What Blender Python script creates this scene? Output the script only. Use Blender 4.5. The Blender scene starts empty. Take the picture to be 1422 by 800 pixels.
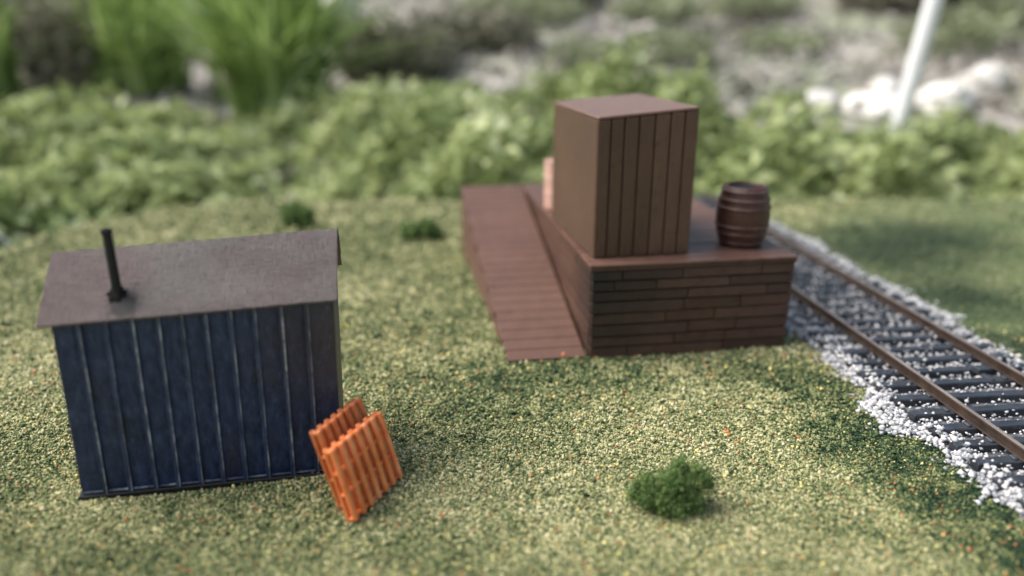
import bpy, math, random
import numpy as np
from mathutils import Vector, Matrix, Euler
R=math.radians
random.seed(7); rng=np.random.default_rng(11)
scene=bpy.context.scene
col=scene.collection

# ------------------------------------------------------------ helpers
def link(o): col.objects.link(o); return o
def tag(o,label=None,category=None,group=None,kind=None):
    if label:o["label"]=label
    if category:o["category"]=category
    if group:o["group"]=group
    if kind:o["kind"]=kind
    return o
def empty(name,loc,rot=(0,0,0)):
    o=bpy.data.objects.new(name,None); o.location=loc; o.rotation_euler=rot
    o.empty_display_size=.2
    return link(o)
class MB:
    def __init__(s): s.v=[];s.f=[];s.m=[]
    def hexa(s,p,mat=0):
        b=len(s.v); s.v+= [tuple(q) for q in p]
        for f in ((3,2,1,0),(4,5,6,7),(0,1,5,4),(1,2,6,5),(2,3,7,6),(3,0,4,7)):
            s.f.append(tuple(b+i for i in f)); s.m.append(mat)
    def box(s,x0,x1,y0,y1,z0,z1,mat=0,M=None):
        p=[(x0,y0,z0),(x1,y0,z0),(x1,y1,z0),(x0,y1,z0),(x0,y0,z1),(x1,y0,z1),(x1,y1,z1),(x0,y1,z1)]
        if M: p=[tuple(M@Vector(q)) for q in p]
        s.hexa(p,mat)
    def prism(s,poly,a,b,axis='x',mat=0):
        n=len(poly); k=len(s.v)
        for t in (a,b):
            for q in poly:
                s.v.append((t,q[0],q[1]) if axis=='x' else (q[0],t,q[1]))
        s.f.append(tuple(k+i for i in range(n-1,-1,-1))); s.m.append(mat)
        s.f.append(tuple(k+n+i for i in range(n))); s.m.append(mat)
        for i in range(n):
            j=(i+1)%n
            s.f.append((k+i,k+j,k+n+j,k+n+i)); s.m.append(mat)
    def lathe(s,prof,n=32,cx=0,cy=0,mat=0,cap=True,rf=None):
        k=len(s.v)
        for (r,z) in prof:
            for i in range(n):
                a=2*math.pi*i/n; rr=r*(rf(i,z) if rf else 1)
                s.v.append((cx+rr*math.cos(a),cy+rr*math.sin(a),z))
        for j in range(len(prof)-1):
            for i in range(n):
                i2=(i+1)%n
                s.f.append((k+j*n+i,k+j*n+i2,k+(j+1)*n+i2,k+(j+1)*n+i)); s.m.append(mat)
        if cap:
            s.f.append(tuple(k+i for i in range(n-1,-1,-1))); s.m.append(mat)
            e=k+(len(prof)-1)*n
            s.f.append(tuple(e+i for i in range(n))); s.m.append(mat)
    def build(s,name,mats,parent=None,bevel=0,seg=1,smooth=False,warp=None):
        v=[warp(q) for q in s.v] if warp else s.v
        me=bpy.data.meshes.new(name); me.from_pydata(v,[],s.f)
        for m in mats: me.materials.append(m)
        me.polygons.foreach_set('material_index',s.m)
        if smooth: me.polygons.foreach_set('use_smooth',[True]*len(s.f))
        me.update()
        import bmesh
        bm=bmesh.new(); bm.from_mesh(me); bmesh.ops.recalc_face_normals(bm,faces=bm.faces); bm.to_mesh(me); bm.free()
        o=bpy.data.objects.new(name,me); link(o)
        if parent: o.parent=parent
        if bevel:
            b=o.modifiers.new('bevel','BEVEL'); b.width=bevel; b.segments=seg; b.limit_method='ANGLE'; b.angle_limit=R(35)
        return o
def npmesh(name,V,F,mat,smooth=False):
    me=bpy.data.meshes.new(name); n=F.shape[1]
    me.vertices.add(len(V)); me.vertices.foreach_set('co',V.astype(np.float32).ravel())
    me.loops.add(F.size); me.loops.foreach_set('vertex_index',F.astype(np.int32).ravel())
    me.polygons.add(len(F)); me.polygons.foreach_set('loop_start',np.arange(0,F.size,n,dtype=np.int32))
    if smooth: me.polygons.foreach_set('use_smooth',np.ones(len(F),bool))
    me.update(calc_edges=True); me.validate()
    me.materials.append(mat)
    return link(bpy.data.objects.new(name,me))
OV=np.array([(1,0,0),(0,1,0),(-1,0,0),(0,-1,0),(0,0,1),(0,0,-1)],float)
OF=np.array([(0,1,4),(1,2,4),(2,3,4),(3,0,4),(1,0,5),(2,1,5),(3,2,5),(0,3,5)])
def blobs(C,r,squash=1.0,jit=.45):
    N=len(C)
    a=rng.uniform(0,6.28,N); ca,sa=np.cos(a)[:,None],np.sin(a)[:,None]
    b=rng.uniform(-.7,.7,N); cb,sb=np.cos(b)[:,None],np.sin(b)[:,None]
    P=OV[None]*(1+rng.uniform(-jit,jit,(N,6,1)))*r[:,None,None]
    P=P+rng.normal(0,.13,(N,6,3))*r[:,None,None]
    x,y,z=P[...,0],P[...,1],P[...,2]
    y,z=y*cb-z*sb,y*sb+z*cb
    x,y=x*ca-y*sa,x*sa+y*ca
    P=np.stack([x,y,z*squash],-1)+C[:,None,:]
    F=(OF[None]+6*np.arange(N)[:,None,None]).reshape(-1,3)
    return P.reshape(-1,3),F
def leaves(C,L,W,tilt=1.0):
    N=len(C)
    d=rng.normal(0,1,(N,3)); d[:,2]*=.6*tilt; d/=np.linalg.norm(d,axis=1)[:,None]
    u=rng.normal(0,1,(N,3)); u[:,2]+=1.2
    s=np.cross(d,u); s/=np.linalg.norm(s,axis=1)[:,None]
    n=np.cross(s,d)
    L=L[:,None];W=W[:,None]
    b=C; m=C+d*L*.5-n*L*.05; t=C+d*L-n*L*.22
    l=C+d*L*.45+s*W*.5+n*W*.16; r=C+d*L*.45-s*W*.5+n*W*.16
    V=np.stack([b,l,t,m,r],1).reshape(-1,3)
    k=5*np.arange(N)[:,None]
    F=np.concatenate([k+np.array([[0,3,2,1]]),k+np.array([[0,4,2,3]])],1).reshape(-1,4)
    return V,F

# ------------------------------------------------------------ materials
def new(name):
    m=bpy.data.materials.new(name); m.use_nodes=True
    nt=m.node_tree; b=nt.nodes['Principled BSDF']
    return m,nt,b
def N(nt,t,**k):
    n=nt.nodes.new(t)
    for a,v in k.items(): setattr(n,a,v)
    return n
def ramp(nt,fac,stops,interp='LINEAR'):
    r=N(nt,'ShaderNodeValToRGB'); r.color_ramp.interpolation=interp
    e=r.color_ramp.elements
    while len(e)<len(stops): e.new(.5)
    for i,(p,c) in enumerate(stops):
        e[i].position=p; e[i].color=(*c,1)
    nt.links.new(fac,r.inputs[0]); return r.outputs[0]
def noise(nt,scale,detail=4,stretch=(1,1,1),rough=.55,coord='Object',off=(0,0,0)):
    tc=N(nt,'ShaderNodeTexCoord'); mp=N(nt,'ShaderNodeMapping')
    mp.inputs['Scale'].default_value=stretch; mp.inputs['Location'].default_value=off
    nt.links.new(tc.outputs[coord],mp.inputs[0])
    n=N(nt,'ShaderNodeTexNoise'); n.inputs['Scale'].default_value=scale; n.inputs['Detail'].default_value=detail
    n.inputs['Roughness'].default_value=rough
    nt.links.new(mp.outputs[0],n.inputs['Vector']); return n.outputs[0]
def math_(nt,op,a,b,c=None):
    m=N(nt,'ShaderNodeMath',operation=op)
    for i,x in enumerate((a,b,c)):
        if x is None: continue
        if isinstance(x,(int,float)): m.inputs[i].default_value=x
        else: nt.links.new(x,m.inputs[i])
    return m.outputs[0]
def mix(nt,f,a,b,mode='MIX'):
    m=N(nt,'ShaderNodeMix',data_type='RGBA',blend_type=mode)
    for i,x in ((0,f),(6,a),(7,b)):
        if isinstance(x,(int,float)): m.inputs[i].default_value=x
        elif isinstance(x,tuple): m.inputs[i].default_value=(*x,1)
        else: nt.links.new(x,m.inputs[i])
    return m.outputs[2]
def bump(nt,b,h,strength=.4,dist=.02):
    n=N(nt,'ShaderNodeBump'); n.inputs['Strength'].default_value=strength; n.inputs['Distance'].default_value=dist
    nt.links.new(h,n.inputs['Height']); nt.links.new(n.outputs[0],b.inputs['Normal'])
def island(nt):
    return N(nt,'ShaderNodeNewGeometry').outputs['Random Per Island']
def spot(nt,pos,r0,r1,amp,nscale=10):
    tc=N(nt,'ShaderNodeTexCoord'); vm=N(nt,'ShaderNodeVectorMath',operation='DISTANCE'); nt.links.new(tc.outputs['Object'],vm.inputs[0]); vm.inputs[1].default_value=pos
    d=math_(nt,'ADD',vm.outputs['Value'],math_(nt,'MULTIPLY',math_(nt,'SUBTRACT',noise(nt,nscale,4),.5),amp))
    mr=N(nt,'ShaderNodeMapRange'); nt.links.new(d,mr.inputs[0])
    for i,v in ((1,r0),(2,r1),(3,1),(4,0)): mr.inputs[i].default_value=v
    return mr.outputs[0]

def wood(name,cd,cm,cl,stretch,rough=.45,iw=.2,bs=.4,stain=None,wash=.45,gs=3.2):
    m,nt,b=new(name)
    g=noise(nt,gs,5,stretch,.6)
    big=noise(nt,.9,2)
    isl=island(nt)
    f=math_(nt,'ADD',math_(nt,'MULTIPLY',g,.5),math_(nt,'MULTIPLY',isl,iw))
    f=math_(nt,'ADD',f,math_(nt,'MULTIPLY',big,.25))
    c=ramp(nt,f,[(.25,cd),(.50,cm),(.78,cl)])
    if stain:
        s=spot(nt,stain,.15,1.4,1.1,4)
        c=mix(nt,math_(nt,'MULTIPLY',s,.85),c,(.012,.009,.008))
    wsh=ramp(nt,noise(nt,4,5,(1,1,2),.7,off=(9,9,4)),[(.55,(0,0,0)),(.70,(wash,wash,wash))])
    c=mix(nt,wsh,c,tuple(q*.4 for q in cd))
    nt.links.new(c,b.inputs['Base Color'])
    b.inputs['Roughness'].default_value=rough
    b.inputs['Specular IOR Level'].default_value=.4
    fine=noise(nt,11,7,stretch,.7)
    bump(nt,b,fine,bs,.02)
    return m
def plain(name,c1,c2,scale=6,rough=.5,bs=.2,metal=0,stretch=(1,1,1),spec=.5):
    m,nt,b=new(name)
    n=noise(nt,scale,6,stretch,.6)
    nt.links.new(ramp(nt,n,[(.35,c1),(.68,c2)]),b.inputs['Base Color'])
    b.inputs['Roughness'].default_value=rough; b.inputs['Metallic'].default_value=metal
    b.inputs['Specular IOR Level'].default_value=spec
    bump(nt,b,noise(nt,scale*6,5,stretch),bs,.01)
    return m

M_deck=wood('brown_deck_wood',(.080,.038,.027),(.122,.063,.045),(.175,.100,.075),(2,4,2),wash=.25,bs=.3)
M_lip=wood('dark_deck_edge_wood',(.040,.019,.013),(.070,.034,.024),(.105,.056,.041),(2,4,2),wash=.4,bs=.3)
M_wallw=wood('brown_wall_wood',(.044,.021,.014),(.084,.041,.028),(.140,.076,.053),(2,2,14),iw=.22,stain=(.05,-.05,1.10),wash=.7)
M_ramp=wood('brown_ramp_wood',(.094,.047,.034),(.128,.067,.049),(.160,.090,.067),(2,1,1),rough=.6,iw=.12,bs=.2,wash=.15,gs=3)
M_crate=wood('brown_crate_wood',(.064,.032,.020),(.118,.062,.041),(.180,.105,.070),(14,6,1.2),wash=.55)
M_crateside=wood('worn_orange_brown_crate_side',(.070,.036,.020),(.145,.078,.043),(.25,.150,.085),(9,9,14),bs=1.0,iw=0,wash=.6,gs=4)
M_lid=wood('dusty_crate_top',(.125,.071,.055),(.172,.104,.082),(.23,.150,.125),(4,2,2),wash=.25)
M_barrel=wood('satin_barrel_wood',(.044,.018,.013),(.086,.037,.028),(.15,.075,.058),(5,5,1.2),.40,iw=.1,bs=.3)
M_hoop=plain('brown_barrel_hoop',(.060,.027,.021),(.14,.073,.060),6,.45,.1)
M_dark=plain('dark_gap',(.005,.004,.004),(.012,.008,.007),8,.8)
M_gap=plain('shaded_seam',(.022,.011,.008),(.034,.018,.013),8,.8)
M_pink=plain('pale_pink_paint',(.56,.33,.27),(.66,.42,.35),5,.5)
M_black=plain('soot_black',(.006,.007,.008),(.014,.015,.018),12,.5,.3,spec=.3)
M_soot=plain('matt_soot',(.006,.006,.007),(.016,.014,.015),9,.9,.3,spec=.1)
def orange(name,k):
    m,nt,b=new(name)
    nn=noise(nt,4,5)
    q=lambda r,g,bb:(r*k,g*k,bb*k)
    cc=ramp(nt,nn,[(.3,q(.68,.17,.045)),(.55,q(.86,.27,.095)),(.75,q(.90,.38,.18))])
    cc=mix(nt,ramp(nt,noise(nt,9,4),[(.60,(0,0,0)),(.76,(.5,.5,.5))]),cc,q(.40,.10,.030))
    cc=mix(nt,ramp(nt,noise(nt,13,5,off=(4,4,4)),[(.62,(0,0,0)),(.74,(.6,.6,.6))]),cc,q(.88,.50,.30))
    nt.links.new(cc,b.inputs['Base Color'])
    b.inputs['Roughness'].default_value=.18; b.inputs['Subsurface Weight'].default_value=.2
    b.inputs['Subsurface Radius'].default_value=(.04,.015,.005); b.inputs['Subsurface Scale'].default_value=.6
    bump(nt,b,noise(nt,18,3),.25,.01)
    return m
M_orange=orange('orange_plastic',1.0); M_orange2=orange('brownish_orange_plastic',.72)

m,nt,b=new('navy_weathered_siding'); M_navy=m
st=noise(nt,5,6,(3,3,1.2),.6)
base=ramp(nt,st,[(.3,(.009,.017,.050)),(.5,(.020,.036,.098)),(.72,(.050,.078,.165))])
pz=noise(nt,1.3,4,(1.6,1,.5),.6,off=(3,1,2))
base=mix(nt,ramp(nt,pz,[(.52,(0,0,0)),(.70,(.7,.7,.7))]),base,(.045,.030,.036))
base=mix(nt,math_(nt,'MULTIPLY',spot(nt,(2.6,0,1.5),.2,1.0,.9,4),.75),base,(.050,.032,.036))
dk=noise(nt,2.2,5,(2,1,.6),.7,off=(7,5,3))
base=mix(nt,ramp(nt,dk,[(.54,(0,0,0)),(.68,(.6,.6,.6))]),base,(.008,.010,.019))
sc=noise(nt,20,5,(2,2,.8),.7)
base=mix(nt,ramp(nt,sc,[(.56,(0,0,0)),(.74,(.45,.45,.45))]),base,(.14,.17,.24))
nt.links.new(base,b.inputs['Base Color']); b.inputs['Roughness'].default_value=.38; b.inputs['Specular IOR Level'].default_value=.42
bump(nt,b,noise(nt,16,7,(1.6,1.6,1),.7),.8,.022)
m,nt,b=new('worn_rib_edge'); M_rib=m
nn=noise(nt,3.5,6,(1,1,1.2),.7)
nt.links.new(ramp(nt,nn,[(.34,(.03,.042,.09)),(.48,(.12,.135,.18)),(.64,(.42,.43,.46))]),b.inputs['Base Color'])
b.inputs['Roughness'].default_value=.4
m,nt,b=new('brown_purple_felt_roof'); M_roof=m
n1=noise(nt,1.3,4,(1,1,1),.55)
base=ramp(nt,n1,[(.32,(.058,.039,.040)),(.5,(.082,.058,.060)),(.68,(.105,.081,.083))])
n2=noise(nt,.9,3,off=(5,2,0))
base=mix(nt,ramp(nt,n2,[(.47,(0,0,0)),(.62,(.5,.5,.5))]),base,(.120,.120,.105))
base=mix(nt,math_(nt,'MULTIPLY',spot(nt,(.25,.1,2.1),.2,1.1,.9,3),.35),base,(.095,.052,.045))
wx=noise(nt,9,3,(16,1,1),.6); wy=noise(nt,9,3,(1,18,1),.6)
w=math_(nt,'ADD',wx,wy)
base=mix(nt,.7,base,ramp(nt,w,[(.82,(.45,.45,.45)),(1.15,(1.45,1.45,1.45))]),'MULTIPLY')
base=mix(nt,spot(nt,(.68,.02,1.99),.10,.18,.2,12),base,(.007,.007,.008))
nt.links.new(base,b.inputs['Base Color']); b.inputs['Roughness'].default_value=.36; b.inputs['Specular IOR Level'].default_value=.45
bump(nt,b,w,.8,.018)
M_rail=plain('weathered_rail_side',(.030,.020,.015),(.070,.046,.034),5,.5,.3)
M_railtop=plain('polished_rail_head',(.16,.125,.105),(.40,.34,.30),1.6,.34,.1,.4,(4,1,4))
M_tie=plain('blue_black_plastic_tie',(.012,.015,.020),(.050,.056,.068),3.5,.32,.3,spec=.6)

def speck(name,stops,spread=1.0,big=1.2,bigw=.35,rough=.9,trans=0,coordoff=(0,0,0)):
    m,nt,b=new(name)
    isl=island(nt)
    n=noise(nt,big,4,(1,1,1),.6,off=coordoff)
    n=ramp(nt,n,[(.3,(0,0,0)),(.7,(1,1,1))])
    f=math_(nt,'ADD',math_(nt,'MULTIPLY',isl,spread*(1-bigw)),math_(nt,'MULTIPLY',n,bigw))
    c=ramp(nt,f,stops)
    nt.links.new(c,b.inputs['Base Color']); b.inputs['Roughness'].default_value=rough
    b.inputs['Specular IOR Level'].default_value=.3
    if trans:
        t=N(nt,'ShaderNodeBsdfTranslucent'); nt.links.new(c,t.inputs[0])
        ms=N(nt,'ShaderNodeMixShader'); ms.inputs[0].default_value=trans
        out=nt.nodes['Material Output']
        nt.links.new(b.outputs[0],ms.inputs[1]); nt.links.new(t.outputs[0],ms.inputs[2]); nt.links.new(ms.outputs[0],out.inputs[0])
    return m
TURF=[(.0,(.016,.036,.022)),(.17,(.040,.072,.036)),(.35,(.112,.150,.064)),(.54,(.245,.265,.118)),(.74,(.47,.445,.235)),(1.0,(.80,.74,.50))]
PATCH=[(4.3,7.4,1.3,.34),(4.7,6.2,1.2,.34),(3.9,8.9,1.0,.26),(3.2,9.3,.8,.16),(7.4,11.6,1.6,.28),(-.5,8.6,1.7,.16),(-.1,13.2,2.2,.12),(5.0,5.0,1.2,.34),(.8,9.2,1.6,.14),(-3.5,12.0,2.6,-.06),(-6.2,10.0,2.8,-.10),(1.2,7.2,2.0,-.10),(-3.2,5.4,1.3,.12),(-5.8,6.2,1.6,.10),(-2.2,9.3,1.2,.06),(-4,16,4,.06),(-.4,5.3,1.0,.12),(-1.0,10.8,1.2,.10)]  # turf tone shifts; the patch right of the shed paints in its soft shadow
def turf_color(nt,rand):
    big=noise(nt,.55,3,(1,1,1),.55,coord='Object',off=(1.7,4.2,0))
    mid=noise(nt,2.2,5,(1,1,1),.65,off=(8,3,0))
    bigc=ramp(nt,big,[(.34,(0,0,0)),(.64,(1,1,1))]); midc=ramp(nt,mid,[(.33,(0,0,0)),(.67,(1,1,1))])
    tc=N(nt,'ShaderNodeTexCoord')
    f=math_(nt,'ADD',math_(nt,'MULTIPLY',rand,.70),math_(nt,'MULTIPLY',bigc,.12))
    f=math_(nt,'ADD',f,math_(nt,'MULTIPLY',midc,.17))
    f=math_(nt,'ADD',f,.01)
    for (px,py,pr,ps) in PATCH:
        vm=N(nt,'ShaderNodeVectorMath',operation='DISTANCE'); nt.links.new(tc.outputs['Object'],vm.inputs[0]); vm.inputs[1].default_value=(px,py,0)
        mr=N(nt,'ShaderNodeMapRange',interpolation_type='SMOOTHSTEP'); nt.links.new(math_(nt,'ADD',vm.outputs['Value'],math_(nt,'MULTIPLY',mid,1.4)),mr.inputs[0])
        mr.inputs[1].default_value=.8; mr.inputs[2].default_value=pr+.7; mr.inputs[3].default_value=-ps; mr.inputs[4].default_value=0
        f=math_(nt,'ADD',f,mr.outputs[0])
    c=ramp(nt,f,TURF)
    vm=N(nt,'ShaderNodeVectorMath',operation='DISTANCE'); nt.links.new(tc.outputs['Object'],vm.inputs[0]); vm.inputs[1].default_value=(13,13.5,0)
    mr=N(nt,'ShaderNodeMapRange',interpolation_type='SMOOTHSTEP'); nt.links.new(vm.outputs['Value'],mr.inputs[0])
    mr.inputs[1].default_value=6; mr.inputs[2].default_value=8; mr.inputs[3].default_value=.72; mr.inputs[4].default_value=0
    c=mix(nt,mr.outputs[0],c,ramp(nt,bigc,[(0,(.085,.130,.065)),(1,(.155,.195,.100))]))
    for (px,py,pr) in ((7.9,15.2,2.4),(9.6,16.4,2.0),(7.9,12.4,1.4),(7.6,10.0,1.0)):
        s_=spot(nt,(px,py,0),pr*.25,pr,1.6,1.5)
        c=mix(nt,math_(nt,'MULTIPLY',s_,.8),c,(.032,.052,.034))
    return c
m,nt,b=new('scatter_turf'); M_turf=m
isl=island(nt); c0=turf_color(nt,isl)
fr=math_(nt,'FRACT',math_(nt,'MULTIPLY',isl,97.3),0)
tc=N(nt,'ShaderNodeTexCoord'); sx_=N(nt,'ShaderNodeSeparateXYZ'); nt.links.new(tc.outputs['Object'],sx_.inputs[0])
near=math_(nt,'LESS_THAN',sx_.outputs[1],11.0)
c=mix(nt,math_(nt,'MULTIPLY',near,math_(nt,'GREATER_THAN',fr,.986)),c0,(.55,.20,.09))
c=mix(nt,math_(nt,'MULTIPLY',near,math_(nt,'LESS_THAN',fr,.018)),c,(.80,.68,.26))
nt.links.new(c,b.inputs['Base Color']); b.inputs['Roughness'].default_value=.95; b.inputs['Specular IOR Level'].default_value=.15
m,nt,b=new('turf_mat'); M_ground=m
tc=N(nt,'ShaderNodeTexCoord'); vo=N(nt,'ShaderNodeTexVoronoi'); vo.inputs['Scale'].default_value=26
nt.links.new(tc.outputs['Object'],vo.inputs['Vector'])
sp=N(nt,'ShaderNodeSeparateColor'); nt.links.new(vo.outputs['Color'],sp.inputs[0])
nt.links.new(turf_color(nt,sp.outputs[0]),b.inputs['Base Color'])
b.inputs['Roughness'].default_value=.95; b.inputs['Specular IOR Level'].default_value=.15
bump(nt,b,math_(nt,'SUBTRACT',1.0,vo.outputs['Distance']),.5,.03)

M_bush=speck('mossy_foam_foliage',[(0,(.036,.072,.022)),(.5,(.098,.170,.048)),(1,(.27,.36,.12))],big=4)
M_stone=speck('grey_white_ballast_stone',[(0,(.12,.13,.155)),(.25,(.33,.34,.37)),(.58,(.56,.56,.57)),(1,(.80,.78,.76))],big=2,bigw=.25,rough=.6)
LEAFS=[(0,(.06,.09,.04)),(.25,(.18,.235,.09)),(.5,(.37,.44,.19)),(.75,(.58,.64,.34)),(1,(.90,.90,.70))]
M_leaf=speck('garden_leaf',LEAFS,big=.20,bigw=.62,rough=.45,trans=.35)
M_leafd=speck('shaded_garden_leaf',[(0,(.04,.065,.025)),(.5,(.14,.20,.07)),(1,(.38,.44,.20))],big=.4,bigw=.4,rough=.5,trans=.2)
M_leafm=speck('muted_garden_leaf',[(0,(.14,.165,.10)),(.5,(.27,.31,.18)),(1,(.48,.52,.34))],big=.2,bigw=.4,rough=.6,trans=.3)
M_dry=speck('dry_litter',[(0,(.20,.185,.16)),(.35,(.30,.28,.25)),(.65,(.40,.375,.345)),(.9,(.55,.52,.485)),(1,(.86,.82,.78))],big=.10,bigw=.7,rough=.8)
M_blade=speck('grass_blade',[(0,(.12,.18,.045)),(.4,(.26,.38,.11)),(.8,(.44,.56,.22)),(1,(.76,.80,.48))],big=.3,bigw=.3,rough=.5,trans=.4)
M_shrub=speck('olive_shrub_leaf',[(0,(.12,.12,.085)),(.5,(.21,.205,.145)),(1,(.34,.33,.24))],big=.2,bigw=.4,rough=.6,trans=.2)
M_rock=plain('pale_limestone',(.58,.55,.51),(.86,.84,.80),.9,.8,.5)
M_white=plain('white_plastic_pole',(.78,.79,.82),(.84,.84,.86),1.2,.4,.05)
m,nt,b=new('garden_soil'); M_soil=m
n1=noise(nt,.13,4,(1,1,1),.55); n2=noise(nt,1.3,6,(1,1,1),.7)
c=ramp(nt,n1,[(.35,(.20,.18,.155)),(.5,(.31,.285,.255)),(.66,(.42,.395,.37))])
c=mix(nt,.15,c,ramp(nt,n2,[(.3,(.4,.4,.4)),(.7,(1.4,1.4,1.4))]),'MULTIPLY')
c=mix(nt,ramp(nt,noise(nt,.12,3,off=(30,7,0)),[(.45,(0,0,0)),(.60,(.75,.75,.75))]),c,(.21,.25,.15))
nt.links.new(c,b.inputs['Base Color']); b.inputs['Roughness'].default_value=.95
bump(nt,b,n2,.3,.3)

# ------------------------------------------------------------ terrain & board
def terr(x,y):
    x=np.asarray(x,float); y=np.asarray(y,float)
    z=np.interp(y,[-500,21,36,60,95,160,600],[-1.9,-1.9,1.3,5.2,11.5,18,40])
    far=np.clip((y-21)/20,0,1)
    return z+far*(.5*np.sin(x*.21+1)+.4*np.sin(x*.09+y*.15)+.3*np.sin(y*.5+x*.3))
xs=np.concatenate([np.linspace(-600,-70,12),np.linspace(-64,64,100),np.linspace(70,600,12)])
ys=np.concatenate([np.linspace(-600,10,10),np.linspace(14,100,90),np.linspace(110,600,16)])
X,Y=np.meshgrid(xs,ys); Z=terr(X,Y)
V=np.stack([X,Y,Z],-1).reshape(-1,3); nx=len(xs)
I=(np.arange(len(ys)-1)[:,None]*nx+np.arange(nx-1)[None]).ravel()
F=np.stack([I,I+1,I+nx+1,I+nx],1)
o=npmesh('terrain',V,F,M_soil,True); tag(o,kind='structure')

BX0,BX1,BY0,BY1,BR=-11.1,27.0,-9.0,20.6,5.2
def edge_in(x,y):
    cx=(BX0+BX1)/2; cy=(BY0+BY1)/2; hx=(BX1-BX0)/2-BR; hy=(BY1-BY0)/2-BR
    qx=np.abs(x-cx)-hx; qy=np.abs(y-cy)-hy
    d=np.hypot(np.maximum(qx,0),np.maximum(qy,0))+np.minimum(np.maximum(qx,qy),0)-BR
    return -d
def gz(x,y):
    x=np.asarray(x,float);y=np.asarray(y,float)
    e=edge_in(x,y)
    w=np.clip((e)/.5,0,1)
    return -.10*(1-w)**2+.018*np.sin(1.9*x+.7*y)+.014*np.sin(2.7*y-1.1*x+1)-.0
import bmesh
me=bpy.data.meshes.new('ground'); vs=[];fs=[]
cx=(BX0+BX1)/2; cy=(BY0+BY1)/2
nr,na=60,220
def ring(a):
    dx,dy=math.cos(a),math.sin(a); lo,hi=0,60
    for _ in range(40):
        mid=(lo+hi)/2
        if edge_in(cx+dx*mid,cy+dy*mid)>0: lo=mid
        else: hi=mid
    return lo
rad=[ring(2*math.pi*i/na) for i in range(na)]
vs.append((cx,cy,float(gz(cx,cy))))
for j in range(1,nr+1):
    s=(j/nr)**.75
    for i in range(na):
        a=2*math.pi*i/na; x=cx+math.cos(a)*rad[i]*s; y=cy+math.sin(a)*rad[i]*s
        vs.append((x,y,float(gz(x,y))))
for i in range(na):
    x,y,z=vs[1+(nr-1)*na+i]; vs.append((x,y,-.9))
for i in range(na): fs.append((0,1+i,1+(i+1)%na))
for j in range(nr):
    for i in range(na):
        a=1+j*na+i; b_=1+j*na+(i+1)%na
        fs.append((a,a+na,b_+na,b_))
me.from_pydata(vs,[],fs); me.update(); me.materials.append(M_ground)
me.polygons.foreach_set('use_smooth',[True]*len(fs))
o=link(bpy.data.objects.new('ground',me)); tag(o,kind='structure')

TX,TY,TA=5.64,11.0,R(6.0)
def trk(x,y):
    dx=x-TX; dy=y-TY
    return dx*math.cos(TA)+dy*math.sin(TA), -dx*math.sin(TA)+dy*math.cos(TA)
def ledge(ly): return 1.35+.13*np.sin(ly*1.7)+.10*np.sin(ly*4.1+1)+.06*np.sin(ly*9.3)

n=560000
u=rng.random(n); yy=4.4+16.0*u**1.9
xx=rng.uniform(-1,1,n)*(.9+.76*yy)
ok=(edge_in(xx,yy)>.02)
lx,ly=trk(xx,yy)
e_=ledge(ly)+rng.normal(0,.07,n)
ok&=~((lx>-e_)&(lx<e_-.0))
xx,yy=xx[ok],yy[ok]; k=len(xx)
r=(.0062+.0013*(yy-4.4))*np.exp(rng.normal(0,.38,k))
C=np.stack([xx,yy,gz(xx,yy)+r*rng.uniform(-.2,1.1,k)],1)
V,F=blobs(C,r)
o=npmesh('grass',V,F,M_turf); tag(o,kind='stuff')

# ------------------------------------------------------------ foam bushes
def foam(name,loc,w,h,label,seed,lobes,rs0=.018,dens=5600):
    rs=np.random.default_rng(seed)
    P=[]
    for (ax,ay,az,ar) in lobes:
        m_=int(dens*ar*ar/ (.16))
        d=rs.normal(0,1,(m_,3)); d/=np.linalg.norm(d,axis=1)[:,None]
        rr=ar*(rs.random(m_)**.40)*(1+.38*np.sin(5*d[:,0]+3*ax)*np.sin(6*d[:,1])+.25*np.sin(11*d[:,2]+ax*9)*np.sin(9*d[:,0]))
        P.append(np.array([ax,ay,az])+d*rr[:,None])
    P=np.concatenate(P); P[:,0]*=w; P[:,1]*=w; P[:,2]*=h
    P=P[P[:,2]>-.02]
    r=rs.uniform(.5,1.4,len(P))*rs0
    V,F=blobs(P,r)
    o=npmesh(name,V,F,M_bush); o.location=loc
    tag(o,label,'bush','foam bushes on the turf'); return o
foam('bush',(1.55,6.18,0),1.0,1.06,'dark green foam bush on speckled turf',1,[(-.16,0,.18,.19),(.08,.05,.24,.19),(.25,0,.37,.13),(-.02,-.08,.12,.17),(-.33,.03,.17,.11),(.08,.1,.40,.10),(.0,-.05,.32,.12),(.34,.02,.27,.07),(-.25,0,.30,.08),(.2,-.05,.14,.12)],.0095,9000)
foam('bush',(-2.02,16.1,0),1.15,1.2,'dark green foam bush beside the ramp',2,[(-.2,0,.15,.19),(.1,0,.22,.19),(.28,0,.14,.13)],.026)
foam('bush',(-5.05,17.2,0),1.1,1.4,'dark green foam bush behind the shed roof',3,[(-.15,0,.2,.20),(.15,0,.2,.19),(0,.1,.32,.13)],.026)

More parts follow.
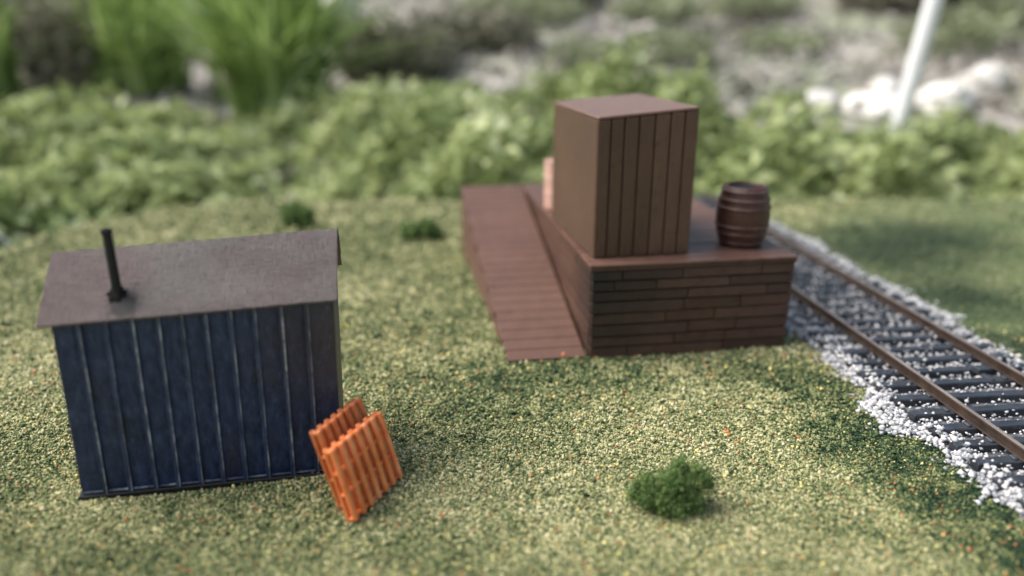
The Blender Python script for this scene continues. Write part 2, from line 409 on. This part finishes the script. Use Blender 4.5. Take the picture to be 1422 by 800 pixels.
# ------------------------------------------------------------ ballast + track
T=empty('railway_track',(TX,TY,0),(0,0,TA))
tag(T,'model railway track with black ties and brown rails','railway track')
n=26000
ly=rng.uniform(-7.6,9.4,n); side=rng.random(n)
e_=ledge(ly)
left=side<.26
lx=np.where(left,-e_+.15+rng.normal(0,.12,n),np.where(side<.40,e_-.08+rng.normal(0,.13,n),rng.uniform(-1.3,1.3,n)))
r=rng.uniform(.014,.040,n)*np.where(np.abs(lx)<1.1,.78,1)*np.where(left,1.15,1)
zz=np.where(np.abs(lx)<1.2,.06+rng.uniform(0,.055,n),.045)+rng.uniform(-.02,.03,n)
zz=np.where(lx<-1.42,.022,zz); zz=np.where(lx>1.47,.022,zz)
patch=np.sin(ly*2.7+lx*2)+np.sin(ly*1.1+2)
keep=(np.abs(lx)>1.05)|(rng.random(n)<np.clip(.75+.22*patch,.3,1))
lx,ly,zz,r=lx[keep],ly[keep],zz[keep],r[keep]
TS=.36
ph=((ly+7.3)/TS); dt=np.abs(ph-np.round(ph))*TS
on=(dt<.082)&(np.abs(lx)<1.22)
keep=~on|(rng.random(len(lx))<np.where(np.abs(lx)>.8,.14,.07))
zz=np.where(on,.145,zz)
lx,ly,zz,r=lx[keep],ly[keep],zz[keep],r[keep]
V,F=blobs(np.stack([lx,ly,zz],1),r,.8,.3)
o=npmesh('gravel',V,F,M_stone); o.location=(TX,TY,0); o.rotation_euler=(0,0,TA); tag(o,kind='stuff')
mb=MB(); mb.prism([(-1.38,-.03),(-1.23,.035),(1.26,.035),(1.42,-.03)],-7.9,9.4,axis='y')
M_bal=plain('ballast_bed',(.045,.05,.06),(.22,.225,.24),9,.9,.8)
o=mb.build('ballast',[M_bal]); o.location=(TX,TY,0); o.rotation_euler=(0,0,TA); tag(o,kind='structure')
mb=MB(); mb.box(-1.20,1.20,-.068,.068,.030,.135)
for sx in (-1,1): 
    for dx in (-.1,.1): mb.box(sx*.66+dx-.028,sx*.66+dx+.028,-.045,.045,.13,.165)
tie=mb.build('railway_tie',[M_tie],T,.012)
tie.location=(0,-7.3,0)
i=1
while -7.3+i*TS<9.3:
    c=tie.copy(); c.parent=T; c.location=(random.uniform(-.03,.03),-7.3+i*TS+random.uniform(-.012,.012),0); c.rotation_euler=(random.uniform(-.02,.02),0,random.uniform(-.02,.02)); col.objects.link(c); i+=1
for sx in (-1,1):
    mb=MB(); x=sx*.66
    mb.box(x-.048,x+.048,-7.9,9.4,.137,.151); mb.box(x-.014,x+.014,-7.9,9.4,.151,.225); mb.box(x-.029,x+.029,-7.9,9.4,.225,.256)
    mb.box(x-.024,x+.024,-7.9,9.4,.2562,.262,1)
    mb.build('rail',[M_rail,M_railtop],T,.004)
mb=MB(); mb.box(.30,.48,-2.1,-1.95,.12,.20); mb.box(.33,.40,-2.3,-1.8,.10,.15)
mb.build('track_clip',[M_tie],T,.01)

# ------------------------------------------------------------ loading platform
PA=R(8.5)
P=empty('loading_platform',(1.10,9.72,0),(0,0,PA))
tag(P,'brown wooden loading platform with a long side ramp on turf','loading platform')
W,L,H=2.96,5.80,1.41
mb=MB(); mb.box(.035,W-.035,.035,L-.035,-.02,H-.10,1)
rows=8; WT=H-.10; rh=WT/rows
def boards_x(yf,sgn):
    zs_=[0]
    for r_ in range(rows): zs_.append(zs_[-1]+rh*random.uniform(.9,1.1))
    zs_=[q*WT/zs_[-1] for q in zs_]
    for r_ in range(rows):
        z0=zs_[r_]; z1=zs_[r_+1]; x=0.0; first=True
        while x<W-.01:
            ln=random.uniform(.6,1.6)
            if first: ln=random.uniform(.3,1.5); first=False
            x1=min(W,x+ln)
            if W-x1<.3: x1=W
            p=random.uniform(.0,.028); t=random.uniform(-.005,.005)
            if sgn<0: mb.hexa([(x+.005,yf-p,z0+.010),(x1-.005,yf-p,z0+.010+t),(x1-.005,yf+.06,z0+.010+t),(x+.005,yf+.06,z0+.010),(x+.005,yf-p*.5,z1-.008),(x1-.005,yf-p*.5,z1-.008+t),(x1-.005,yf+.06,z1-.008+t),(x+.005,yf+.06,z1-.008)])
            else: mb.box(x+.006,x1-.006,yf-.06,yf+p,z0+.010,z1-.008)
            x=x1
def boards_y(xf,sgn):
    for r_ in range(rows):
        z0=r_*rh; y=.065
        while y<L-.075:
            ln=random.uniform(.8,2.2); y1=min(L-.065,y+ln)
            if L-y1<.4: y1=L-.065
            p=random.uniform(0,.016)
            if sgn<0: mb.box(xf-p,xf+.06,y+.003,y1-.003,z0+.010,z0+rh-.008)
            else: mb.box(xf-.06,xf+p,y+.003,y1-.003,z0+.010,z0+rh-.008)
            y=y1
boards_x(0,-1); boards_x(L,1); boards_y(0,-1); boards_y(W,1)
mb.build('wall',[M_wallw,M_dark],P,.010,2)
mb=MB(); y=-.035
nb=27; pw=(L+.07)/nb
for i in range(nb):
    dz=random.uniform(-.004,.004)
    mb.box(-.040+random.uniform(-.005,.005),W+.030+random.uniform(-.005,.005),y+.004,y+pw-.004,H-.045,H+dz-.004); y+=pw
mb.box(-.025,W+.020,-.028,L+.02,H-.098,H-.047,1)
mb.build('deck',[M_deck,M_lip],P,.008)
mb=MB()
zn,zf=.07,H-.01; rl=L-.02
def rx(y): return -1.15-.16*y/rl
def rz_(y): return zn+(zf-zn)*y/rl
mb.hexa([(rx(0)+.02,0,-.02),(-.06,0,-.02),(-.06,rl,-.02),(rx(rl)+.02,rl,-.02),(rx(0)+.02,0,zn-.022),(-.06,0,zn-.022),(-.06,rl,zf-.022),(rx(rl)+.02,rl,zf-.022)],1)
for r_ in range(rows):
    z0=r_*rh+.006; z1=z0+rh-.012
    ys0=(z1-zn+.07)/(zf-zn)*rl
    if ys0<rl-.1:
        mb.hexa([(rx(ys0)-.004,ys0,z0),(rx(ys0)+.03,ys0,z0),(rx(rl)+.03,rl-.01,z0),(rx(rl)-.004,rl-.01,z0),(rx(ys0)-.004,ys0,z1),(rx(ys0)+.03,ys0,z1),(rx(rl)+.03,rl-.01,z1),(rx(rl)-.004,rl-.01,z1)],0)
nb=24
for i in range(nb):
    y0=-.03+(rl+.03)*i/nb+.006; y1=-.03+(rl+.03)*(i+1)/nb-.006
    z0=rz_(y0); z1=rz_(y1); j=random.uniform(-.006,.006)
    mb.hexa([(rx(y0)-.02+j,y0,z0-.020),(-.055,y0,z0-.020),(-.055,y1,z1-.020),(rx(y1)-.02+j,y1,z1-.020),
             (rx(y0)-.02+j,y0,z0),(-.055,y0,z0),(-.055,y1,z1),(rx(y1)-.02+j,y1,z1)],0)
mb.build('ramp',[M_ramp,M_gap],P,.005)

# ------------------------------------------------------------ tall crate
K=empty('wooden_crate',(1.135,10.0,H+.002),(0,0,R(11)))
tag(K,'tall brown planked wooden crate standing on the platform','crate')
cw,cd,chl,chr_=1.42,2.40,1.93,2.04
def ht(x): return chl+(chr_-chl)*x/cw
mb=MB()
mb.hexa([(.03,.03,0),(cw-.03,.03,0),(cw-.03,cd-.03,0),(.03,cd-.03,0),(.03,.03,ht(0)-.06),(cw-.03,.03,ht(cw)-.06),(cw-.03,cd-.03,ht(cw)-.06),(.03,cd-.03,ht(0)-.06)],1)
npk=7
xb=[0]
for i in range(npk): xb.append(xb[-1]+random.uniform(.85,1.15))
xb=[q*cw/xb[-1] for q in xb]
for i in range(npk):
    x0=xb[i]+.007; x1=xb[i+1]-.007
    if i==0:x0=.0
    if i==npk-1:x1=cw
    for (ya,yb) in ((-random.uniform(0,.01),.045),(cd-.045,cd)):
        mb.hexa([(x0,ya,0),(x1,ya,0),(x1,yb,0),(x0,yb,0),(x0,ya,ht(x0)-.035),(x1,ya,ht(x1)-.035),(x1,yb,ht(x1)-.035),(x0,yb,ht(x0)-.035)])
mb.box(.0,.04,.048,cd-.048,0,ht(0)-.035,2); 
mb.hexa([(cw-.04,.048,0),(cw,.048,0),(cw,cd-.048,0),(cw-.04,cd-.048,0),(cw-.04,.048,ht(cw)-.04),(cw,.048,ht(cw)-.037),(cw,cd-.048,ht(cw)-.037),(cw-.04,cd-.048,ht(cw)-.04)],2)
mb.build('body',[M_crate,M_dark,M_crateside],K,.018,3)
mb=MB(); mb.hexa([(-.002,-.006,ht(0)-.034),(cw+.002,-.006,ht(cw)-.034),(cw+.002,cd+.004,ht(cw)-.034),(-.002,cd+.004,ht(0)-.034),(-.002,-.006,ht(0)+.012),(cw+.002,-.006,ht(cw)+.012),(cw+.002,cd+.004,ht(cw)+.012),(-.002,cd+.004,ht(0)+.012)])
mb.build('lid',[M_lid],K,.036,5)

# ------------------------------------------------------------ barrel
B=empty('barrel',(3.42,10.80,H+.002)); tag(B,'reddish brown wooden barrel with hoops on the platform','barrel')
def br(z): t=(z-.44)/.44; return .385-.085*t*t
mb=MB(); zs=[i*.88/16 for i in range(17)]
mb.lathe([(br(z),z) for z in zs]+[(br(.88)-.035,.88),(br(.8)-.05,.80)],n=96,cap=False,rf=lambda i,z:.985 if i%6==0 else 1.0)
mb.build('staves',[M_barrel],B,0,smooth=True)
for z in (.06,.20,.31,.58,.70,.82):
    mb=MB(); h=.022
    mb.lathe([(br(z-h)-.005,z-h),(br(z-h)+.012,z-h+.006),(br(z)+.016,z),(br(z+h)+.012,z+h-.006),(br(z+h)-.005,z+h)],n=64,cap=False)
    mb.build('hoop',[M_hoop],B,0,smooth=True)
mb=MB(); mb.lathe([(.001,.832),(br(.84)-.03,.832)],n=40,cap=False); mb.build('barrel_lid',[M_dark],B)
D=empty('drum',(.84,13.2,H+.002)); tag(D,'pale pink drum half hidden behind the tall crate','drum')
mb=MB(); mb.lathe([(.24,0),(.26,.03),(.26,.28),(.272,.30),(.26,.32),(.26,.56),(.272,.58),(.26,.60),(.26,.83),(.27,.86),(.25,.86),(.24,.84)],n=40); mb.build('body',[M_pink],D,smooth=False)
mb=MB(); mb.lathe([(.03,.842),(.03,.862)],n=14,cx=.12); mb.build('cap',[M_hoop],D)

# ------------------------------------------------------------ shed
S=empty('shed',(-4.29,6.39,0),(0,0,R(10.3)))
tag(S,'small navy blue shed with brown gable roof and black stovepipe','shed')
sw,sd=2.53,1.02
def warp(q): return (q[0]+.028*q[2],q[1],q[2]*(1+.018*q[0]))
ez,rz=1.89,2.41
mb=MB()
wt=ez
mb.prism([(.03,.0),(sd-.03,.0),(sd-.03,wt+.01),(sd/2,rz-.07),(.03,wt+.01)],.03,sw-.03,axis='x')
nb=11
xb=[0]
for i in range(nb): xb.append(xb[-1]+random.uniform(.90,1.10))
xb=[q*sw/xb[-1] for q in xb]
for i in range(nb):
    x0=xb[i]; x1=xb[i+1]-.010
    wob=random.uniform(-.006,.006); tp=random.uniform(-.012,.012)
    mb.hexa([(x0,-.024+wob,.03),(x1,.020+wob,.03),(x1,.045,.03),(x0,.045,.03),(x0,-.024+wob+tp,wt),(x1,.020+wob-tp,wt),(x1,.045,wt),(x0,.045,wt)])
    mb.hexa([(x0,sd-.045,.03),(x1,sd-.045,.03),(x1,sd,.03),(x0,sd+.012,.03),(x0,sd-.045,wt),(x1,sd-.045,wt),(x1,sd,wt),(x0,sd+.012,wt)])
    if i>0: 
        tl=random.uniform(-.008,.008)
        mb.hexa([(x0-.026,-.050+wob,.03),(x0+.020,-.050+wob,.03),(x0+.030,.03,.03),(x0-.034,.03,.03),(x0-.026+tl,-.050+wob,wt-.01),(x0+.020+tl,-.050+wob,wt-.01),(x0+.030+tl,.03,wt-.01),(x0-.034+tl,.03,wt-.01)])
        z_=.04; rw=random.uniform(.008,.014)
        while z_<wt-.06:
            l_=random.uniform(.15,.4); zb=min(wt-.02,z_+l_); rw2=min(.017,max(.004,rw+random.uniform(-.005,.005))); xa=x0+.016
            ta=tl*z_/wt; tb=tl*zb/wt
            mb.hexa([(xa-rw+ta,-.054+wob,z_),(xa+ta,-.054+wob,z_),(xa+ta,-.0505+wob,z_),(xa-rw+ta,-.0505+wob,z_),(xa-rw2+tb,-.054+wob,zb),(xa+tb,-.054+wob,zb),(xa+tb,-.0505+wob,zb),(xa-rw2+tb,-.0505+wob,zb)],1)
            z_=zb+.0015; rw=rw2
mb.box(.004,sw-.004,-.036,-.012,.055,.067,1)
for (x,s_) in ((0,-1),(sw,1)):
    for j in range(5):
        y0=.05+j*(sd-.1)/5; y1=y0+(sd-.1)/5-.012
        def top(y): return wt-.02+(rz-.1-wt)*(1-abs(y-sd/2)/(sd/2))
        xa,xb_=(x-.0,x+.04) if s_<0 else (x-.04,x)
        mb.hexa([(xa,y0,.03),(xb_,y0,.03),(xb_,y1,.03),(xa,y1,.03),(xa,y0,top(y0)),(xb_,y0,top(y0)),(xb_,y1,top(y1)),(xa,y1,top(y1))])
mb.build('wall',[M_navy,M_rib],S,.0012,1,warp=warp)
mb=MB(); mb.box(-.03,sw+.03,-.07,sd+.04,-.03,.045); mb.build('base',[M_black],S,.008,warp=warp)
mb=MB(); th=.032
x0,x1=-.11,sw+.05; yf,yb=-.10,sd+.10; yr=sd/2
mb.prism([(yf,ez-.01),(yf+.006,ez-th),(yr,rz-th-.005),(yb-.006,ez-th),(yb,ez-.01),(yr,rz)],x0,x1,axis='x')
roof=mb.build('roof',[M_roof],S,.006,2,warp=warp)
mb=MB(); mb.prism([(yr-.01,rz+.002),(yr+.0,rz-.028),(yb-.20,ez+.15),(yb-.18,ez+.165),(yr+.02,rz+.002)],x1+.001,x1+.006,axis='x')
mb.build('bargeboard',[M_black],S,.001,warp=warp)
mb=MB(); mb.lathe([(.044,-.12),(.043,.0),(.042,.56),(.048,.565),(.048,.61),(.036,.612),(.034,.50)],n=24,cap=True)
pipe=mb.build('chimney',[M_black],roof,0,smooth=False); pipe.location=(.61,.12,2.09)
mb=MB(); sl_=math.atan2(rz-ez,yr-yf)
Mx=Matrix.Rotation(sl_,4,'X')
mb.lathe([(.085,0),(.075,.006),(.052,.010),(.048,.014)],n=18,rf=lambda i,z:1+.2*math.sin(i*2.3)*(1 if z<.008 else 0))
fl=mb.build('flashing',[M_soot],roof,0,warp=lambda q:tuple(Mx@Vector(q))); fl.location=(.605,.105,2.081)

# ------------------------------------------------------------ pallets
def pallet(loc,rot,label,w=.82,h=.80,mat=None):
    E=empty('pallet',loc,rot); tag(E,label,'pallet','orange pallets leaning by the shed')
    t=.13
    ns=7; s_=.064
    mb=MB()
    for i in range(ns):
        x=i*(w-s_)/(ns-1)
        mb.box(x,x+s_,0,.058,.004,h-.004)
    mb.build('front_slats',[mat],E,.028,6)
    mb=MB()
    for i in range(ns):
        x=i*(w-s_)/(ns-1)
        mb.box(x,x+s_,t-.042,t,.004,h-.004)
    mb.build('back_slats',[mat],E,.020,5)
    for z in (.012,h*.34,h*.63,h-.060):
        mb=MB()
        mb.box(.002,w-.002,.040,t-.034,z,z+.044); mb.build('stringer',[mat],E,.020,5)
    return E
pallet((-1.45,5.90,.045),(R(-17),0,R(66)),'bright orange plastic pallet leaning on another pallet',.84,.77,M_orange)
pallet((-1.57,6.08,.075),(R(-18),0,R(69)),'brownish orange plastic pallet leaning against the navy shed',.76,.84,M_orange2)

# ------------------------------------------------------------ garden behind
n=34000
yy=22.8+11.4*rng.random(n)**1.0; xx=rng.uniform(-1,1,n)*(8+.85*yy)
kp=~((xx>8)&(yy>30.5)); xx=xx[kp]; yy=yy[kp]; n=len(xx)
hum=np.clip(.70+.6*np.sin(xx*.55+yy*.35)+.5*np.sin(xx*1.3-yy*.9)+.3*np.sin(xx*.23),.0,2.2)
kp=(hum>.3)|(rng.random(n)<.3); xx=xx[kp]; yy=yy[kp]; hum=hum[kp]; n=len(xx)
zz=terr(xx,yy)+.15+hum*1.7*rng.random(n)**.7*np.clip(.6+(xx+12)/25,.45,1)*np.where((xx>8)&(yy>27),.6,1)*np.clip((yy-21.5)/2,.4,1)
Lf=rng.uniform(.22,.85,n)
V,F=leaves(np.stack([xx,yy,zz],1),Lf,Lf*rng.uniform(.45,.8,n))
o=npmesh('ground_cover',V,F,M_leaf); tag(o,kind='stuff')
n=5200
yy=rng.uniform(10,23.5,n); xx=rng.uniform(-25,-9.0,n); 
kp=(edge_in(xx,yy)<-.9); xx,yy=xx[kp],yy[kp]; n=len(xx)
zz=-1.9+1.2*rng.random(n)
Lf=rng.uniform(.25,.8,n)
V,F=leaves(np.stack([xx,yy,zz],1),Lf,Lf*.65)
o=npmesh('ground_cover',V,F,M_leafd); tag(o,kind='stuff')
n=16000
yy=34+60*rng.random(n); xx=rng.uniform(-1,1,n)*(10+.85*yy)
zz=terr(xx,yy)+.05+.35*rng.random(n)
Lf=rng.uniform(.2,1.0,n)
V,F=leaves(np.stack([xx,yy,zz],1),Lf,Lf*.7)
o=npmesh('leaf_litter',V,F,M_dry); tag(o,kind='stuff')

def shrub(x,y,r,h,label,mat=M_shrub,n=1500):
    d=rng.normal(0,1,(n,3)); d/=np.linalg.norm(d,axis=1)[:,None]
    q=d*(rng.random(n)**.35)[:,None]*np.array([r,r,h]); q[:,2]+=h*.8
    q=q[q[:,2]>0]; Lf=rng.uniform(.1,.22,len(q))*r
    V,F=leaves(q,Lf,Lf*.6)
    o=npmesh('shrub',V,F,mat); o.location=(x,y,float(terr(x,y))); tag(o,label,'shrub'); 
    return o
for (x,y,r,h) in ((-6.5,42,3.6,1.9),(-2,47,3.6,1.4),(4,64,4,1.5),(-30,50,6,4),(32,64,6,2.0),(-22,40,4,2.4)):
    shrub(x,y,r,h,'olive shrub on a dry garden bank')
for (x,y,r,h) in ((3.5,35,2.4,1.0),(28,35,4,.8),(-3,35,2.6,.8)):
    shrub(x,y,r,h,'leafy green shrub at the foot of the bank',M_leaf)
for (x,y,r,h) in ((9,44,2.6,.9),(17,50,3.2,1.0),(27,48,3.6,1.2),(11,60,4,1.2),(36,56,4,1.5),(-1,58,3.5,1.0),(20,66,4,1.2),(4,41,2.4,.8),(2,52,3,.9)):
    shrub(x,y,r,h,'muted grey green plant on the dry bank',M_leafm,700)

def tuft(x,y,L,n,spread,label,seed):
    rs=np.random.default_rng(seed); Vs=[];Fs=[]
    for i in range(n):
        a=rs.uniform(0,6.283); s=abs(rs.normal(0,spread)); l=L*rs.uniform(.55,1.1); w=rs.uniform(.08,.18)
        dx,dy=math.cos(a),math.sin(a)*.7; px,py=-dy,dx; bx,by=rs.normal(0,.8,2)
        if rs.random()<.5: px,py=1,0
        k=len(Vs); K_=6
        for j in range(K_+1):
            t=j/K_; out=s*l*t**1.5; z=l*t*(1-.45*min(s,1.4)*t)
            ww=w*(1-t**2)+.01
            Vs.append((bx+dx*out+px*ww,by+dy*out+py*ww,z)); Vs.append((bx+dx*out-px*ww,by+dy*out-py*ww,z))
        for j in range(K_): Fs.append((k+2*j,k+2*j+1,k+2*j+3,k+2*j+2))
    o=npmesh('grass_tuft',np.array(Vs),np.array(Fs),M_blade); o.location=(x,y,float(terr(x,y))-.1); tag(o,label,'ornamental grass'); return o
tuft(-11.2,36.5,9,900,.62,'bright green clump of long garden grass',1)
tuft(-18.5,39,8,300,.45,'green clump of long garden grass',2)
tuft(-25,36,6,200,.45,'green clump of long garden grass',3)

def rock(x,y,s,label,dz=0,seed=0):
    bm=bmesh.new(); bmesh.ops.create_icosphere(bm,subdivisions=3,radius=1)
    rs=random.Random(seed); ph=[rs.uniform(0,6) for _ in range(6)]
    for v in bm.verts:
        c=v.co; k=1+.16*math.sin(3*c.x+ph[0])+.14*math.sin(4*c.y+ph[1])+.1*math.sin(6*c.z+5*c.x+ph[2])
        v.co=Vector((c.x*k*s,c.y*k*s*.8,c.z*k*s*.62))
    me=bpy.data.meshes.new('rock'); bm.to_mesh(me); bm.free(); me.materials.append(M_rock)
    o=link(bpy.data.objects.new('rock',me)); o.location=(x,y,float(terr(x,y))+s*.25+dz); o.rotation_euler=(0,0,rs.uniform(0,6))
    tag(o,label,'rock','pale garden rocks'); return o
for i,(x,y,s,dz) in enumerate(((14.2,36,1.0,0),(16.6,35.0,1.25,0),(20.4,36,1.4,0),(22.9,37.5,1.2,0),(25.2,36.0,.8,0),(-36,55,3.6,2.2),(-12.4,52,2.4,1.6),(-14.3,19.2,.9,.55),(18.6,38.5,.8,0),(-31,50,1.6,3.6))):
    if i==9: continue
    rock(x,y,s,'pale limestone rock lying in the garden',dz=dz,seed=i)
mb=MB(); mb.lathe([(.30,0),(.30,8.5),(.27,8.6)],n=24)
o=mb.build('pole',[M_white]); o.location=(14.45,28.6,.0); o.rotation_euler=(0,R(7),0)
tag(o,'leaning white plastic pole stuck in the garden bed','pole')
q=rng.normal(0,1,(500,3))*np.array([1.1,.6,.35])
q[:,2]+=.75
Lf=rng.uniform(.25,.6,500); V,F=leaves(q,Lf,Lf*.6)
o=npmesh('shrub',V,F,M_leaf); o.location=(14.4,28.2,-.3); tag(o,'low leafy plant growing around the pole','shrub')

# ------------------------------------------------------------ light & camera
sd_=Vector((-.70,.06,.95)).normalized()
w=bpy.data.worlds.new('World'); scene.world=w; w.use_nodes=True
nt=w.node_tree; bg=nt.nodes['Background']; sky=nt.nodes.new('ShaderNodeTexSky'); sky.sky_type='NISHITA'
sky.sun_disc=False; sky.sun_elevation=math.asin(sd_.z); sky.sun_rotation=math.atan2(sd_.x,sd_.y)
sky.dust_density=4; sky.air_density=1.5
nt.links.new(sky.outputs[0],bg.inputs[0]); bg.inputs[1].default_value=.15
ld=bpy.data.lights.new('sun','SUN'); ld.energy=5.0; ld.angle=R(45); ld.color=(1,.96,.90)
lo=link(bpy.data.objects.new('sun',ld)); lo.rotation_euler=sd_.to_track_quat('Z','Y').to_euler()
cam=bpy.data.cameras.new('camera'); co=link(bpy.data.objects.new('camera',cam))
co.location=(0,0,4.4); co.rotation_euler=(R(90-18.9),0,0)
cam.sensor_width=36; cam.lens=26.2; cam.clip_start=.05; cam.clip_end=2000
cam.dof.use_dof=True; cam.dof.focus_distance=8.45; cam.dof.aperture_fstop=.122
scene.camera=co
scene.view_settings.view_transform='Standard'; scene.view_settings.look='None'; scene.view_settings.exposure=0
